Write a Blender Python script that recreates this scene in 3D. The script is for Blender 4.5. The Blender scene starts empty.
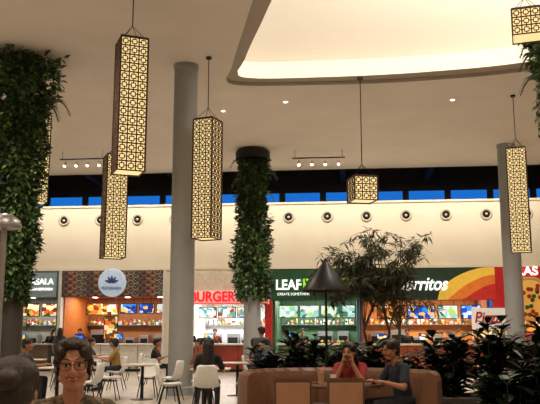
import bpy, math, random
import numpy as np
from mathutils import Vector, Matrix, Euler
random.seed(7); np.random.seed(7)
V=Vector
sc=bpy.context.scene
try: sc.view_settings.view_transform='Standard'
except Exception: pass

# ---------------------------------------------------------------- helpers
def lin(c):
    return tuple(((x/255)/12.92 if x/255<=0.04045 else ((x/255+0.055)/1.055)**2.4) for x in c)
_m={}
def mat(name,col,rough=0.6,metal=0.0,em=0.0,ecol=None,noise=0.12,scale=6.0,bump=0.0,spec=0.5):
    if name in _m: return _m[name]
    m=bpy.data.materials.new(name); m.use_nodes=True
    nt=m.node_tree; b=nt.nodes['Principled BSDF']
    c=lin(col)
    tc=nt.nodes.new('ShaderNodeTexCoord'); n=nt.nodes.new('ShaderNodeTexNoise')
    n.inputs['Scale'].default_value=scale; n.inputs['Detail'].default_value=4
    nt.links.new(tc.outputs['Object'],n.inputs['Vector'])
    r=nt.nodes.new('ShaderNodeValToRGB')
    r.color_ramp.elements[0].position=0.3; r.color_ramp.elements[1].position=0.7
    r.color_ramp.elements[0].color=tuple(x*(1-noise) for x in c)+(1,)
    r.color_ramp.elements[1].color=tuple(min(1,x*(1+noise)) for x in c)+(1,)
    nt.links.new(n.outputs['Fac'],r.inputs['Fac'])
    nt.links.new(r.outputs['Color'],b.inputs['Base Color'])
    b.inputs['Roughness'].default_value=rough; b.inputs['Metallic'].default_value=metal
    b.inputs['Specular IOR Level'].default_value=spec
    if em>0:
        b.inputs['Emission Color'].default_value=lin(ecol or col)+(1,)
        b.inputs['Emission Strength'].default_value=em
    if bump>0:
        bp=nt.nodes.new('ShaderNodeBump'); bp.inputs['Strength'].default_value=bump
        bp.inputs['Distance'].default_value=0.02
        nt.links.new(n.outputs['Fac'],bp.inputs['Height']); nt.links.new(bp.outputs['Normal'],b.inputs['Normal'])
    _m[name]=m; return m
def mat_cells(name,cols,scale,em=0.0,rough=0.5,kind='voronoi'):
    """procedural patchwork (menu pictures, fabric prints)"""
    m=bpy.data.materials.new(name); m.use_nodes=True
    nt=m.node_tree; b=nt.nodes['Principled BSDF']
    tc=nt.nodes.new('ShaderNodeTexCoord'); vo=nt.nodes.new('ShaderNodeTexVoronoi')
    mp=nt.nodes.new('ShaderNodeMapping'); mp.inputs['Scale'].default_value=scale if hasattr(scale,'__len__') else (scale,)*3
    nt.links.new(tc.outputs['Object'],mp.inputs['Vector']); nt.links.new(mp.outputs['Vector'],vo.inputs['Vector'])
    vo.inputs['Scale'].default_value=1.0
    try: vo.distance='CHEBYCHEV'
    except Exception: pass
    sep=nt.nodes.new('ShaderNodeSeparateColor'); nt.links.new(vo.outputs['Color'],sep.inputs['Color'])
    r=nt.nodes.new('ShaderNodeValToRGB'); r.color_ramp.interpolation='CONSTANT'
    k=len(cols)
    while len(r.color_ramp.elements)<k: r.color_ramp.elements.new(0.5)
    for i,c in enumerate(cols):
        r.color_ramp.elements[i].position=i/k; r.color_ramp.elements[i].color=lin(c)+(1,)
    nt.links.new(sep.outputs['Red'],r.inputs['Fac']); nt.links.new(r.outputs['Color'],b.inputs['Base Color'])
    b.inputs['Roughness'].default_value=rough
    if em>0:
        nt.links.new(r.outputs['Color'],b.inputs['Emission Color']); b.inputs['Emission Strength'].default_value=em
    return m

def empty(name,M=None):
    e=bpy.data.objects.new(name,None); sc.collection.objects.link(e)
    e.empty_display_size=0.2
    if M is not None: e.matrix_world=M
    return e
class MB:
    def __init__(s): s.v=[];s.f=[];s.m=[]
    def add(s,vs,fs,mi=0):
        o=len(s.v); s.v+= [tuple(a) for a in vs]
        for f in fs: s.f.append(tuple(i+o for i in f)); s.m.append(mi)
    def box(s,x0,x1,y0,y1,z0,z1,mi=0,M=None):
        vs=[V((x,y,z)) for x in (x0,x1) for y in (y0,y1) for z in (z0,z1)]
        if M is not None: vs=[M@a for a in vs]
        s.add(vs,[(0,1,3,2),(4,6,7,5),(0,4,5,1),(2,3,7,6),(0,2,6,4),(1,5,7,3)],mi)
    def rbox(s,x0,x1,y0,y1,z0,z1,b,mi=0,M=None):
        vs=[];fs=[]
        xs=(x0,x1);ys=(y0,y1);zs=(z0,z1)
        idx={}
        for i in (0,1):
            for j in (0,1):
                for k in (0,1):
                    sx=b*(1-2*i);sy=b*(1-2*j);sz=b*(1-2*k)
                    idx[i,j,k,0]=len(vs);vs.append(V((xs[i],ys[j]+sy,zs[k]+sz)))
                    idx[i,j,k,1]=len(vs);vs.append(V((xs[i]+sx,ys[j],zs[k]+sz)))
                    idx[i,j,k,2]=len(vs);vs.append(V((xs[i]+sx,ys[j]+sy,zs[k])))
        for a in (0,1):
            fs.append(tuple(idx[a,j,k,0] for j,k in ((0,0),(1,0),(1,1),(0,1))))
            fs.append(tuple(idx[i,a,k,1] for i,k in ((0,0),(1,0),(1,1),(0,1))))
            fs.append(tuple(idx[i,j,a,2] for i,j in ((0,0),(1,0),(1,1),(0,1))))
        for a in (0,1):
            for c in (0,1):
                fs.append((idx[0,a,c,1],idx[1,a,c,1],idx[1,a,c,2],idx[0,a,c,2]))
                fs.append((idx[a,0,c,0],idx[a,1,c,0],idx[a,1,c,2],idx[a,0,c,2]))
                fs.append((idx[a,c,0,0],idx[a,c,1,0],idx[a,c,1,1],idx[a,c,0,1]))
                for d in (0,1): fs.append((idx[a,c,d,0],idx[a,c,d,1],idx[a,c,d,2]))
        if M is not None: vs=[M@q for q in vs]
        s.add(vs,fs,mi)
    def tube(s,pts,rad,mi=0,seg=8,flat=None):
        pts=[V(p) for p in pts]; n=len(pts); vs=[]; fs=[]
        a=None
        for i,p in enumerate(pts):
            d=(pts[min(i+1,n-1)]-pts[max(i-1,0)])
            d=d.normalized() if d.length>1e-9 else V((0,0,1))
            if a is None:
                a=d.orthogonal().normalized()
            a=(a-d*a.dot(d)); a=a.normalized() if a.length>1e-6 else d.orthogonal().normalized()
            b=d.cross(a)
            r=rad[i] if hasattr(rad,'__len__') else rad
            for k in range(seg):
                t=2*math.pi*k/seg
                vs.append(p+a*math.cos(t)*r+b*math.sin(t)*r)
        for i in range(n-1):
            for k in range(seg):
                k2=(k+1)%seg
                fs.append((i*seg+k,i*seg+k2,(i+1)*seg+k2,(i+1)*seg+k))
        fs.append(tuple(range(seg-1,-1,-1))); fs.append(tuple((n-1)*seg+k for k in range(seg)))
        s.add(vs,fs,mi)
    def lathe(s,prof,c=(0,0,0),mi=0,seg=24,M=None,caps=True):
        c=V(c);vs=[];fs=[]
        for r,z in prof:
            for k in range(seg):
                t=2*math.pi*k/seg; vs.append(V((r*math.cos(t),r*math.sin(t),z)))
        for i in range(len(prof)-1):
            for k in range(seg):
                k2=(k+1)%seg; fs.append((i*seg+k,i*seg+k2,(i+1)*seg+k2,(i+1)*seg+k))
        if caps:
            fs.append(tuple(range(seg-1,-1,-1))); fs.append(tuple((len(prof)-1)*seg+k for k in range(seg)))
        if M is not None: vs=[M@a for a in vs]
        s.add([a+c for a in vs],fs,mi)
    def sph(s,M,mi=0,nu=16,nv=10):
        vs=[M@V((0,0,1))];fs=[]
        for j in range(1,nv):
            p=math.pi*j/nv
            for i in range(nu):
                t=2*math.pi*i/nu; vs.append(M@V((math.sin(p)*math.cos(t),math.sin(p)*math.sin(t),math.cos(p))))
        vs.append(M@V((0,0,-1)))
        for i in range(nu):
            i2=(i+1)%nu
            fs.append((0,1+i,1+i2))
            for j in range(nv-2):
                a=1+j*nu
                fs.append((a+i,a+nu+i,a+nu+i2,a+i2))
            a=1+(nv-2)*nu; fs.append((len(vs)-1,a+i2,a+i))
        s.add(vs,fs,mi)
    def slab(s,grid,th,mi=0):
        ni=len(grid);nj=len(grid[0]); top=[];bot=[]
        for i in range(ni):
            for j in range(nj):
                du=grid[min(i+1,ni-1)][j]-grid[max(i-1,0)][j]
                dv=grid[i][min(j+1,nj-1)]-grid[i][max(j-1,0)]
                n=du.cross(dv); n=n.normalized() if n.length>1e-9 else V((0,0,1))
                top.append(grid[i][j]+n*th/2); bot.append(grid[i][j]-n*th/2)
        N=ni*nj; fs=[]
        I=lambda i,j:i*nj+j
        for i in range(ni-1):
            for j in range(nj-1):
                fs.append((I(i,j),I(i+1,j),I(i+1,j+1),I(i,j+1)))
                fs.append((N+I(i,j),N+I(i,j+1),N+I(i+1,j+1),N+I(i+1,j)))
        for i in range(ni-1):
            fs.append((I(i,0),N+I(i,0),N+I(i+1,0),I(i+1,0))); fs.append((I(i,nj-1),I(i+1,nj-1),N+I(i+1,nj-1),N+I(i,nj-1)))
        for j in range(nj-1):
            fs.append((I(0,j),I(0,j+1),N+I(0,j+1),N+I(0,j))); fs.append((I(ni-1,j),N+I(ni-1,j),N+I(ni-1,j+1),I(ni-1,j+1)))
        s.add(top+bot,fs,mi)
    def leaf(s,p,d,n,L,w,mi=0,big=False):
        d=d.normalized(); sd=d.cross(n)
        sd=sd.normalized() if sd.length>1e-5 else d.orthogonal().normalized()
        nn=sd.cross(d)
        if not big:
            s.add([p,p+d*L*.45+sd*w*.5+nn*w*.15,p+d*L,p+d*L*.45-sd*w*.5+nn*w*.15],[(0,1,2),(0,2,3)],mi)
        else:
            k=nn*w*.14; dr=-nn*L*.12
            s.add([p,p+d*L*.28+sd*w*.36+k,p+d*L*.68+sd*w*.5+k+dr*.4,p+d*L+dr,p+d*L*.68-sd*w*.5+k+dr*.4,p+d*L*.28-sd*w*.36+k,p+d*L*.28,p+d*L*.68+dr*.4],
                  [(0,1,6),(0,6,5),(1,2,7,6),(6,7,4,5),(2,3,7),(7,3,4)],mi)
    def mesh(s,name,mats,smooth=False):
        me=bpy.data.meshes.new(name); me.from_pydata(s.v,[],s.f)
        for m in mats: me.materials.append(m)
        me.polygons.foreach_set('material_index',s.m)
        if smooth: me.polygons.foreach_set('use_smooth',[True]*len(s.f))
        me.update(); return me
    def obj(s,name,mats,parent=None,M=None,smooth=False):
        if not isinstance(mats,(list,tuple)): mats=[mats]
        o=bpy.data.objects.new(name,s.mesh(name,mats,smooth)); sc.collection.objects.link(o)
        if parent: o.parent=parent
        if M is not None: o.matrix_local=M
        return o
def TR(x=0,y=0,z=0,rz=0,s=1): return Matrix.Translation((x,y,z))@Matrix.Rotation(rz,4,'Z')@Matrix.Scale(s,4)

# ---------------------------------------------------------------- materials
M_ceil=mat('ceiling_plaster',(228,219,208),.85,noise=.04,scale=.8)
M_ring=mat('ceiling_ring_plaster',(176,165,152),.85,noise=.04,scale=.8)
M_dome=mat('vault_plaster_baked_glow',(236,228,214),.85,noise=.02,scale=.5,em=.26,ecol=(240,228,208))  # emission puts part of the cove light into the plaster itself
M_fasc=mat('vault_lip_baked_glow',(240,232,218),.85,noise=.02,scale=.5,em=.7,ecol=(246,236,218))  # no lamp: the lip's bright lit strip is baked in as emission
M_wall=mat('wall_plaster',(230,220,200),.8,noise=.04,scale=.7)
M_darkwall=mat('dark_painted_wall',(52,48,50),.8,noise=.08,scale=1)
M_col=mat('column_paint',(146,147,147),.5,noise=.04,scale=1.5)
M_black=mat('black_metal',(22,22,24),.4,.4,noise=.1)
M_chrome=mat('brushed_metal',(160,160,162),.35,.8,noise=.06)
M_white=mat('white_plastic',(225,224,220),.4,noise=.04)
M_wood=mat('walnut_wood',(92,60,40),.45,noise=.25,scale=9)
M_leather=mat('tan_leather',(112,76,54),.45,noise=.14,scale=5,bump=.1)
M_leather2=mat('brown_leather',(74,50,38),.5,noise=.12,scale=5,bump=.1)
M_leaf=[mat('leaf_dark',(30,54,24),.5,noise=.25,scale=3),mat('leaf_mid',(60,88,38),.5,noise=.25,scale=3),mat('leaf_light',(104,126,62),.5,noise=.25,scale=3)]
M_leafd=[mat('shrub_leaf_dark',(18,30,20),.35,noise=.25,scale=3),mat('shrub_leaf_mid',(28,46,28),.35,noise=.25,scale=3),mat('shrub_leaf_olive',(46,60,38),.4,noise=.2,scale=3)]
M_leaft=[mat('tree_leaf_dark',(36,46,28),.5,noise=.25,scale=3),mat('tree_leaf_mid',(58,68,40),.5,noise=.25,scale=3),mat('tree_leaf_olive',(84,88,54),.5,noise=.2,scale=3)]
M_bark=mat('bark',(78,62,46),.8,noise=.3,scale=14,bump=.4)
M_soil=mat('soil',(44,32,24),.95,noise=.4,scale=20,bump=.5)
M_glow=mat('lantern_paper_glow',(240,214,158),.7,em=.9,ecol=(255,224,160),noise=.05)
M_lat=mat('lantern_lattice',(66,40,26),.6,noise=.15)
M_lamp=mat('lamp_glow',(255,240,215),.5,em=9)

def floor_mat():
    m=bpy.data.materials.new('floor_tile'); m.use_nodes=True; nt=m.node_tree; b=nt.nodes['Principled BSDF']
    tc=nt.nodes.new('ShaderNodeTexCoord'); br=nt.nodes.new('ShaderNodeTexBrick')
    br.offset=0; br.inputs['Scale'].default_value=1; br.inputs['Brick Width'].default_value=.6; br.inputs['Row Height'].default_value=.6
    br.inputs['Mortar Size'].default_value=.006
    br.inputs['Color1'].default_value=lin((180,170,158))+(1,); br.inputs['Color2'].default_value=lin((166,156,144))+(1,)
    br.inputs['Mortar'].default_value=lin((110,104,96))+(1,)
    nt.links.new(tc.outputs['Object'],br.inputs['Vector']); nt.links.new(br.outputs['Color'],b.inputs['Base Color'])
    b.inputs['Roughness'].default_value=.3
    return m

# ---------------------------------------------------------------- storefront frame
YAW=math.radians(-5.9)
WM=Matrix.Translation((0,31,0))@Matrix.Rotation(YAW,4,'Z')   # x along wall, y into wall
def wpt(u,y,z): return WM@V((u,y,z))
def wtext(body,u,z,y,w,h,m,parent,name,ext=.03,shear=0.0,bold=.0):
    cu=bpy.data.curves.new(name,'FONT'); cu.body=body; cu.align_x='CENTER'; cu.align_y='CENTER'
    cu.size=1; cu.extrude=ext; cu.shear=shear; cu.offset=bold
    o=bpy.data.objects.new(name,cu); sc.collection.objects.link(o); cu.materials.append(m)
    bpy.context.view_layer.update()
    d=o.dimensions
    S=Matrix.Diagonal((w/max(d.x,.01),h/max(d.y,.01),1,1))
    o.parent=parent
    o.matrix_local=Matrix.Translation((u,y,z))@Matrix.Rotation(math.pi/2,4,'X')@S
    return o

# ---------------------------------------------------------------- room shell
b=MB(); b.add([(-13,-4,0),(13,-4,0),(13,36,0),(-13,36,0)],[(0,1,2,3)]); b.obj('floor',floor_mat())
def wall(name,p,q,z0,z1,m,th=.2):
    p=V(p);q=V(q); d=(q-p).normalized(); n=V((-d.y,d.x,0))*th
    b=MB(); a=[V((p.x,p.y,0)),V((q.x,q.y,0)),V((q.x,q.y,0))+n,V((p.x,p.y,0))+n]
    b.add([x+V((0,0,z0)) for x in a]+[x+V((0,0,z1)) for x in a],[(0,1,2,3),(4,5,6,7),(0,1,5,4),(1,2,6,5),(2,3,7,6),(3,0,4,7)])
    return b.obj(name,m)
wall('wall_left',(-13,36.5,0),(-13,-4,0),0,9.2,M_wall,-.2)
wall('wall_right',(13,-4,0),(13,36.5,0),0,9.2,M_wall,-.2)
wall('wall_behind',(-13,-4,0),(13,-4,0),0,9.2,M_wall,-.2)
H=8.0
ctrl=[(-.72,19.75),(1.4,19.75),(4,19.35),(6.6,18.5),(9.2,16.6),(10.2,13.5),(9,10.2),(6,8.4),(3,8.6),(1.2,10.8),(.3,13.8),(-.2,16.2),(-.62,18.4)]
def cr(p0,p1,p2,p3,t):
    return .5*((2*p1)+(p2-p0)*t+(2*p0-5*p1+4*p2-p3)*t*t+(3*p1-p0-3*p2+p3)*t**3)
P=[V((x,y,0)) for x,y in ctrl]; dense=[]
for i in range(len(P)):
    for k in range(16): dense.append(cr(P[i-1],P[i],P[(i+1)%len(P)],P[(i+2)%len(P)],k/16))
C=V((4.2,14.6,0))
def raypoly(poly,ang):
    d=V((math.cos(ang),math.sin(ang),0)); best=None
    for i in range(len(poly)):
        p=poly[i]-C; q=poly[(i+1)%len(poly)]-C; e=q-p
        den=d.x*e.y-d.y*e.x
        if abs(den)<1e-9: continue
        t=(p.x*e.y-p.y*e.x)/den; s=(p.x*d.y-p.y*d.x)/den
        if t>0 and -1e-6<=s<=1+1e-6: best=t if best is None else max(best,t)
    return best
e0=wpt(-13.5,0,0); e1=wpt(13.5,0,0)
rect=[V((-13,-4,0)),V((13,-4,0)),V((13,e1.y,0)),V((-13,e0.y,0))]
angs=[2*math.pi*k/160 for k in range(160)]+[math.atan2((p-C).y,(p-C).x)%(2*math.pi) for p in rect]+[math.atan2(19.75-C.y,-.72-C.x)%(2*math.pi)]
angs=sorted(set(angs)); n=len(angs)
ri=[raypoly(dense,a) for a in angs]; ro=[raypoly(rect,a) for a in angs]
def ring(rs,z,add=0): return [C+V((math.cos(a)*(r+add),math.sin(a)*(r+add),z)) for a,r in zip(angs,rs)]
def bridge(b,A,B,mi):
    b.add(A+B,[(i,(i+1)%n,n+(i+1)%n,n+i) for i in range(n)],mi)
b=MB()
bridge(b,ring(ri,H,.42),ring(ro,H),0)
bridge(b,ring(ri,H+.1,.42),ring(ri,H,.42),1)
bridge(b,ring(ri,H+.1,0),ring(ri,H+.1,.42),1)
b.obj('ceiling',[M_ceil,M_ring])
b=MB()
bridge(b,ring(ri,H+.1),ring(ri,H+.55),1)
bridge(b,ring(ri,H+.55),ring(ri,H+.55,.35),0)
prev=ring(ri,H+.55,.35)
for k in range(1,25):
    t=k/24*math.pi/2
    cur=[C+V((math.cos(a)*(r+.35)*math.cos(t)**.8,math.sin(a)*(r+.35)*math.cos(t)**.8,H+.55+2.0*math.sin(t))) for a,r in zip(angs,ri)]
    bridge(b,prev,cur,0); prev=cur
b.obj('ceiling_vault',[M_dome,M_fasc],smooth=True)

# bulkhead, clerestory recess
b=MB(); b.box(-13.3,13.3,0,.25,4.05,6.6); b.obj('wall_front',M_wall,M=WM)
b=MB(); b.box(-13.3,13.3,.25,4.4,6.35,6.5); b.obj('trim_1',M_darkwall,M=WM)
b=MB(); b.box(-13.3,13.3,-.06,.02,4.0,4.12,0); b.box(-13.3,13.3,-.05,.3,6.6,6.68,0); b.obj('trim_2',M_wall,M=WM)
b=MB()
b.box(-13.3,13.3,4,4.2,6.4,7.0); b.box(-13.3,13.3,4,4.2,7.85,9.3)
wins=[]; u=-12.9; k=0
while u<12.6:
    b.box(u,u+.2,4,4.2,7.0,7.85); wins.append((u+.2,u+1.85)); u+=1.85
b.obj('wall_clerestory',M_darkwall,M=WM)
for i,(a,c) in enumerate(wins):
    f=MB(); 
    for (x0,x1,z0,z1) in ((a,a+.04,7.0,7.85),(c-.04,c,7.0,7.85),(a,c,7.0,7.05),(a,c,7.8,7.85)):
        f.box(x0,x1,3.98,4.05,z0,z1)
    f.obj('window_%d'%(i+1),M_black,M=WM)
b=MB(); b.box(-13.3,13.3,0,4.4,9.2,9.3); b.box(-13.3,13.3,-.02,.06,8.0,9.25); b.obj('ceiling_recess',M_darkwall,M=WM)
b=MB()
for u in np.arange(-12,12.5,3.7): b.box(u,u+.25,.1,4.0,8.25,8.9)
b.obj('ceiling_beams',M_darkwall,M=WM)

dm=MB(); R90=Matrix.Rotation(math.pi/2,4,'X')
dm.lathe([(.23,0),(.23,.03),(.19,.06),(.15,.03),(.14,-.02)],mi=0,M=R90,seg=28,caps=False)
dm.lathe([(.15,.01),(.0,.012)],mi=1,M=R90,seg=28,caps=False); dm.lathe([(.05,.0),(.05,.05),(0.0,.05)],mi=0,M=R90,seg=16,caps=False)
dmesh=dm.mesh('air_diffuser',[mat('diffuser_rim',(200,190,172),.5),M_black],True)
for k in range(-7,8):
    o=bpy.data.objects.new('air_diffuser',dmesh); sc.collection.objects.link(o); o.matrix_world=WM@Matrix.Translation((.75+1.55*k,-.005,6.08))

# ---------------------------------------------------------------- food stalls
white_em=mat('sign_white_glow',(245,245,240),.5,em=1.1)
red_em=mat('sign_red_glow',(232,28,36),.5,em=1.0,noise=.02)
green_em=mat('sign_green_glow',(120,200,40),.5,em=.9)
scr_blue=mat_cells('screen_blue',[(20,70,200),(60,140,235),(200,225,250),(25,50,130),(240,200,90)],(5,1,6),.9)
scr_menu=mat_cells('menu_print_light',[(210,232,235),(240,245,245),(90,150,160),(225,170,90),(190,215,220),(150,60,40)],(6,1,7),.8)
scr_food=mat_cells('menu_print_food',[(215,110,40),(240,220,180),(120,40,25),(235,170,60),(60,80,40)],(5,1,6),.7)
scr_teal=mat_cells('menu_print_teal',[(140,205,200),(225,240,235),(60,120,110),(180,220,120),(230,240,240)],(5,1,6),.85)
prod=mat_cells('packaged_goods',[(200,60,40),(230,180,60),(240,240,235),(60,120,60),(90,60,40),(180,200,210)],(9,9,9),.12)
steel=mat('stainless_steel',(170,172,175),.3,.7,noise=.08)
def panel(parent,u0,u1,y,z0,z1,m,name,th=.06,frame=M_black):
    b=MB(); b.box(u0,u1,y,y+th,z0,z1,0); b.box(u0+.03,u1-.03,y-.006,y,z0+.03,z1-.03,1)
    return b.obj(name,[frame,m],parent)
def stall(u0,u1,backc,sidec,counterc,topc,boards,bm,idx,power=120,ceilz=3.05,lcol=(1,.9,.78),goods=True,open_h=3.05,counter=True):
    E=empty('food_stall',WM)
    cb=mat('stall_back_%d'%idx,backc,.6); cs=mat('stall_side_%d'%idx,sidec,.6); cc=mat('stall_counter_%d'%idx,counterc,.4); ct=mat('stall_top_%d'%idx,topc,.3)
    b=MB(); b.box(u0,u1,3.3,3.4,0,ceilz); b.obj('back_wall',cb,E)
    b=MB(); b.box(u0,u0+.1,.25,3.3,0,ceilz); b.box(u1-.1,u1,.25,3.3,0,ceilz); b.obj('side_walls',cs,E)
    b=MB(); b.box(u0,u1,.1,3.4,ceilz,ceilz+.1); b.obj('stall_ceiling',cs,E)
    b=MB()
    L=u1-u0
    for k in range(max(2,int(L/1.1))):
        uu=u0+L*(k+.5)/max(2,int(L/1.1))
        for yy in (.8,2.2): b.lathe([(.11,-.02),(.11,0)],(uu,yy,ceilz-.01),0,14)
    b.obj('recessed_lamps',M_lamp,E)
    if counter:
        b=MB(); b.rbox(u0+.25,u1-.25,-.1,.55,.1,1.02,.02,0); b.box(u0+.3,u1-.3,-.05,.5,0,.1,2); b.rbox(u0+.18,u1-.18,-.16,.62,1.02,1.09,.015,1)
        nn=int((u1-u0)/.8)
        for k in range(1,nn):
            uu=u0+.25+(u1-u0-.5)*k/nn; b.box(uu-.008,uu+.008,-.108,-.1,.14,1.0,2)
        b.obj('service_counter',[cc,ct,M_black],E)
        b=MB()
        for k in range(max(1,int((u1-u0)/1.8))):
            uu=u0+.8+k*1.6
            if uu>u1-.5: break
            b.box(uu-.12,uu+.12,.1,.3,1.09,1.14,0); b.tube([(uu,.2,1.14),(uu,.22,1.24)],.025,0)
            b.box(uu-.19,uu+.19,.16,.2,1.22,1.48,0); b.box(uu-.17,uu+.17,.155,.16,1.24,1.46,1)
        b.obj('cash_registers',[M_black,scr_blue],E)
    b=MB(); b.box(u0+.12,u1-.12,2.6,3.28,0,.9,0); b.box(u0+.12,u1-.12,2.55,3.28,.9,.94,1)
    x=u0+.4; rnd=random.Random(idx)
    while x<u1-.9:
        w=rnd.uniform(.35,.7); h=rnd.uniform(.3,.75)
        b.rbox(x,x+w,2.7,3.2,.94,.94+h,.02,rnd.choice([0,0,1])); b.box(x+.05,x+w-.05,2.69,2.7,.98,.94+h*.7,2); x+=w+rnd.uniform(.08,.3)
    b.obj('kitchen_appliances',[steel,M_chrome,M_black],E)
    b=MB(); b.box(u0+.12,u1-.12,2.95,3.28,1.85,1.88,0)
    x=u0+.25
    while x<u1-.4:
        w=rnd.uniform(.1,.22); h=rnd.uniform(.12,.28)
        if rnd.random()<.6: b.box(x,x+w,3.0,3.22,1.88,1.88+h,1)
        else: b.lathe([(w*.4,0),(w*.42,h*.6),(w*.2,h*.8),(w*.2,h)],(x+w/2,3.1,1.88),1,10)
        x+=w+.05
    b.obj('shelf_with_goods',[M_chrome,prod],E)
    for i,(a,c,z0,z1,y,m) in enumerate(boards):
        panel(E,a,c,y,z0,z1,m or bm,'menu_board_%d'%(i+1))
        b=MB(); 
        for xx in (a+.15,c-.15): b.tube([(xx,y+.03,z1),(xx,y+.03,ceilz)],.012,0,6)
        b.obj('board_hanger_%d'%(i+1),M_black,E)
    l=bpy.data.lights.new('stall_light','AREA'); l.shape='RECTANGLE'; l.size=(u1-u0)*.8; l.size_y=.8; l.energy=power; l.color=lcol
    lo=bpy.data.objects.new('stall_light',l); sc.collection.objects.link(lo); lo.parent=E; lo.matrix_local=Matrix.Translation(((u0+u1)/2,1.4,ceilz-.03))
    return E
def fascia(parent,u0,u1,z0,z1,m,name='fascia',y0=-.04,y1=.25):
    b=MB(); b.box(u0,u1,y0,y1,z0,z1); return b.obj(name,m,parent)

# A (far left)
EA=stall(-12.6,-8.7,(150,150,140),(90,95,95),(110,96,80),(190,185,175),[(-10.9,-9.9,2.2,2.75,1.2,None),(-9.8,-8.9,2.2,2.75,1.2,None)],scr_food,1,120)
fascia(EA,-12.6,-8.62,3.05,4.05,mat('fascia_slate',(92,108,112),.6,em=.06))
SA=empty('restaurant_sign',WM)
b=MB(); b.box(-10.2,-8.72,-.16,-.04,2.95,3.92,0); b.obj('sign_panel',mat('sign_slate_light',(126,142,144),.5,em=.2),SA)
wtext('MASALA',-9.42,3.55,-.19,1.2,.24,white_em,SA,'sign_letters'); wtext('INDIAN KITCHEN',-9.42,3.25,-.19,1.15,.1,white_em,SA,'sign_sublabel')
# B
EB=stall(-8.55,-4.25,(150,96,52),(190,110,50),(222,216,206),(235,232,224),[(-6.35,-5.65,2.3,2.72,1.0,scr_blue),(-5.55,-4.9,2.3,2.72,1.0,scr_blue),(-4.82,-4.35,2.3,2.72,1.0,scr_menu),(-7.9,-6.5,2.25,2.75,1.3,scr_food)],scr_blue,2,150)
fas=fascia(EB,-8.6,-4.2,2.95,4.05,mat('fascia_navy',(34,40,48),.6))
b=MB(); rows=9; du=.36
ocs=[mat('scale_teal',(74,88,94),.5,noise=.1),mat('scale_rust',(152,88,62),.5,noise=.1),mat('scale_sand',(160,146,128),.5,noise=.1),mat('scale_ink',(30,32,38),.5)]
for r in range(rows):
    zc=3.98-r*.125
    for k in range(13):
        uc=-8.5+k*du+(du/2 if r%2 else 0)
        if uc>-4.25: continue
        y=-.046-.0-(rows-r)*.002
        base=(k*7+r*3)%3
        for q,(rr,mi) in enumerate(((.18,3),(.165,base),(.12,3),(.105,(base+1)%3),(.055,3),(.04,base))):
            vs=[V((uc,y-.0006*q,zc))]+[V((min(max(uc+rr*math.cos(math.pi+math.pi*t/12),-8.6),-4.2),y-.0006*q,max(2.96,zc+rr*math.sin(math.pi+math.pi*t/12)))) for t in range(13)]
            b.add(vs,[(0,t,t+1) for t in range(1,13)],mi)
b.obj('scallop_mosaic',ocs,EB)
fascia(EB,-8.62,-8.5,0,4.05,M_white,'pilaster_left',-.1); fascia(EB,-4.3,-4.2,0,4.05,M_white,'pilaster_right',-.1)
SB=empty('round_logo_sign',WM)
b=MB(); b.lathe([(.57,0),(.57,.1),(.53,.12)],(-6.37,-.1,3.5),0,40,M=R90); b.obj('disc',mat('sign_pale_blue',(176,192,212),.5,em=.45),SB)
b=MB()
for k in range(5):
    a=math.radians(90+(k-2)*34)
    c=V((-6.37,-.235,3.48)); d=V((math.cos(a),0,math.sin(a))); s_=V((-d.z,0,d.x))
    pts=[c,c+d*.1+s_*.05,c+d*.22+s_*.045,c+d*.32,c+d*.22-s_*.045,c+d*.1-s_*.05]
    b.add(pts,[(0,1,2,3,4,5)],0)
b.obj('lotus_mark',mat('sign_logo_blue',(52,78,130),.5,em=.1),SB); wtext('MEDITERRANEAN',-6.37,3.27,-.24,.8,.12,mat('sign_logo_blue',(52,78,130)),SB,'logo_letters',.01)
ps=empty('food_poster',WM); panel(ps,-7.0,-6.4,.9,1.25,2.2,scr_food,'poster')
b=MB(); b.tube([(-6.7,.95,0),(-6.7,.95,1.3)],.02,0); b.lathe([(.2,0),(.2,.02)],(-6.7,.95,0),0,16); b.obj('poster_stand',M_black,ps)
b=MB(); b.box(-4.2,-3.25,-.02,.3,0,4.05); b.obj('wall_pier',M_wall,M=WM)
# C burger
EC=stall(-3.25,-.1,(206,212,214),(228,226,220),(150,60,46),(225,225,220),[(-3.05,-2.3,2.1,2.56,1.0,None),(-2.25,-1.5,2.1,2.56,1.0,None),(-1.45,-.7,2.1,2.56,1.0,None)],scr_menu,3,220,ceilz=2.75,lcol=(1,.97,.92))
fascia(EC,-3.3,0,2.62,4.05,mat('fascia_cream',(228,218,200),.6))
SC=empty('restaurant_sign',WM)
b=MB(); b.box(-3.28,-.02,-.1,-.04,2.62,3.14); b.obj('sign_backing',mat('sign_backing_white',(235,230,220),.5,em=.25),SC)
wtext('BURGER KING',-1.62,2.9,-.15,3.1,.42,red_em,SC,'sign_letters',.04,bold=.025)
b=MB(); b.box(-3.2,-.05,-.12,-.1,2.62,2.66); b.obj('sign_rail',red_em,SC)
b=MB(); b.box(-.2,.08,-.06,.3,0,2.9); b.obj('wall_pier',mat('red_tile',(190,40,36),.4),M=WM)
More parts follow.
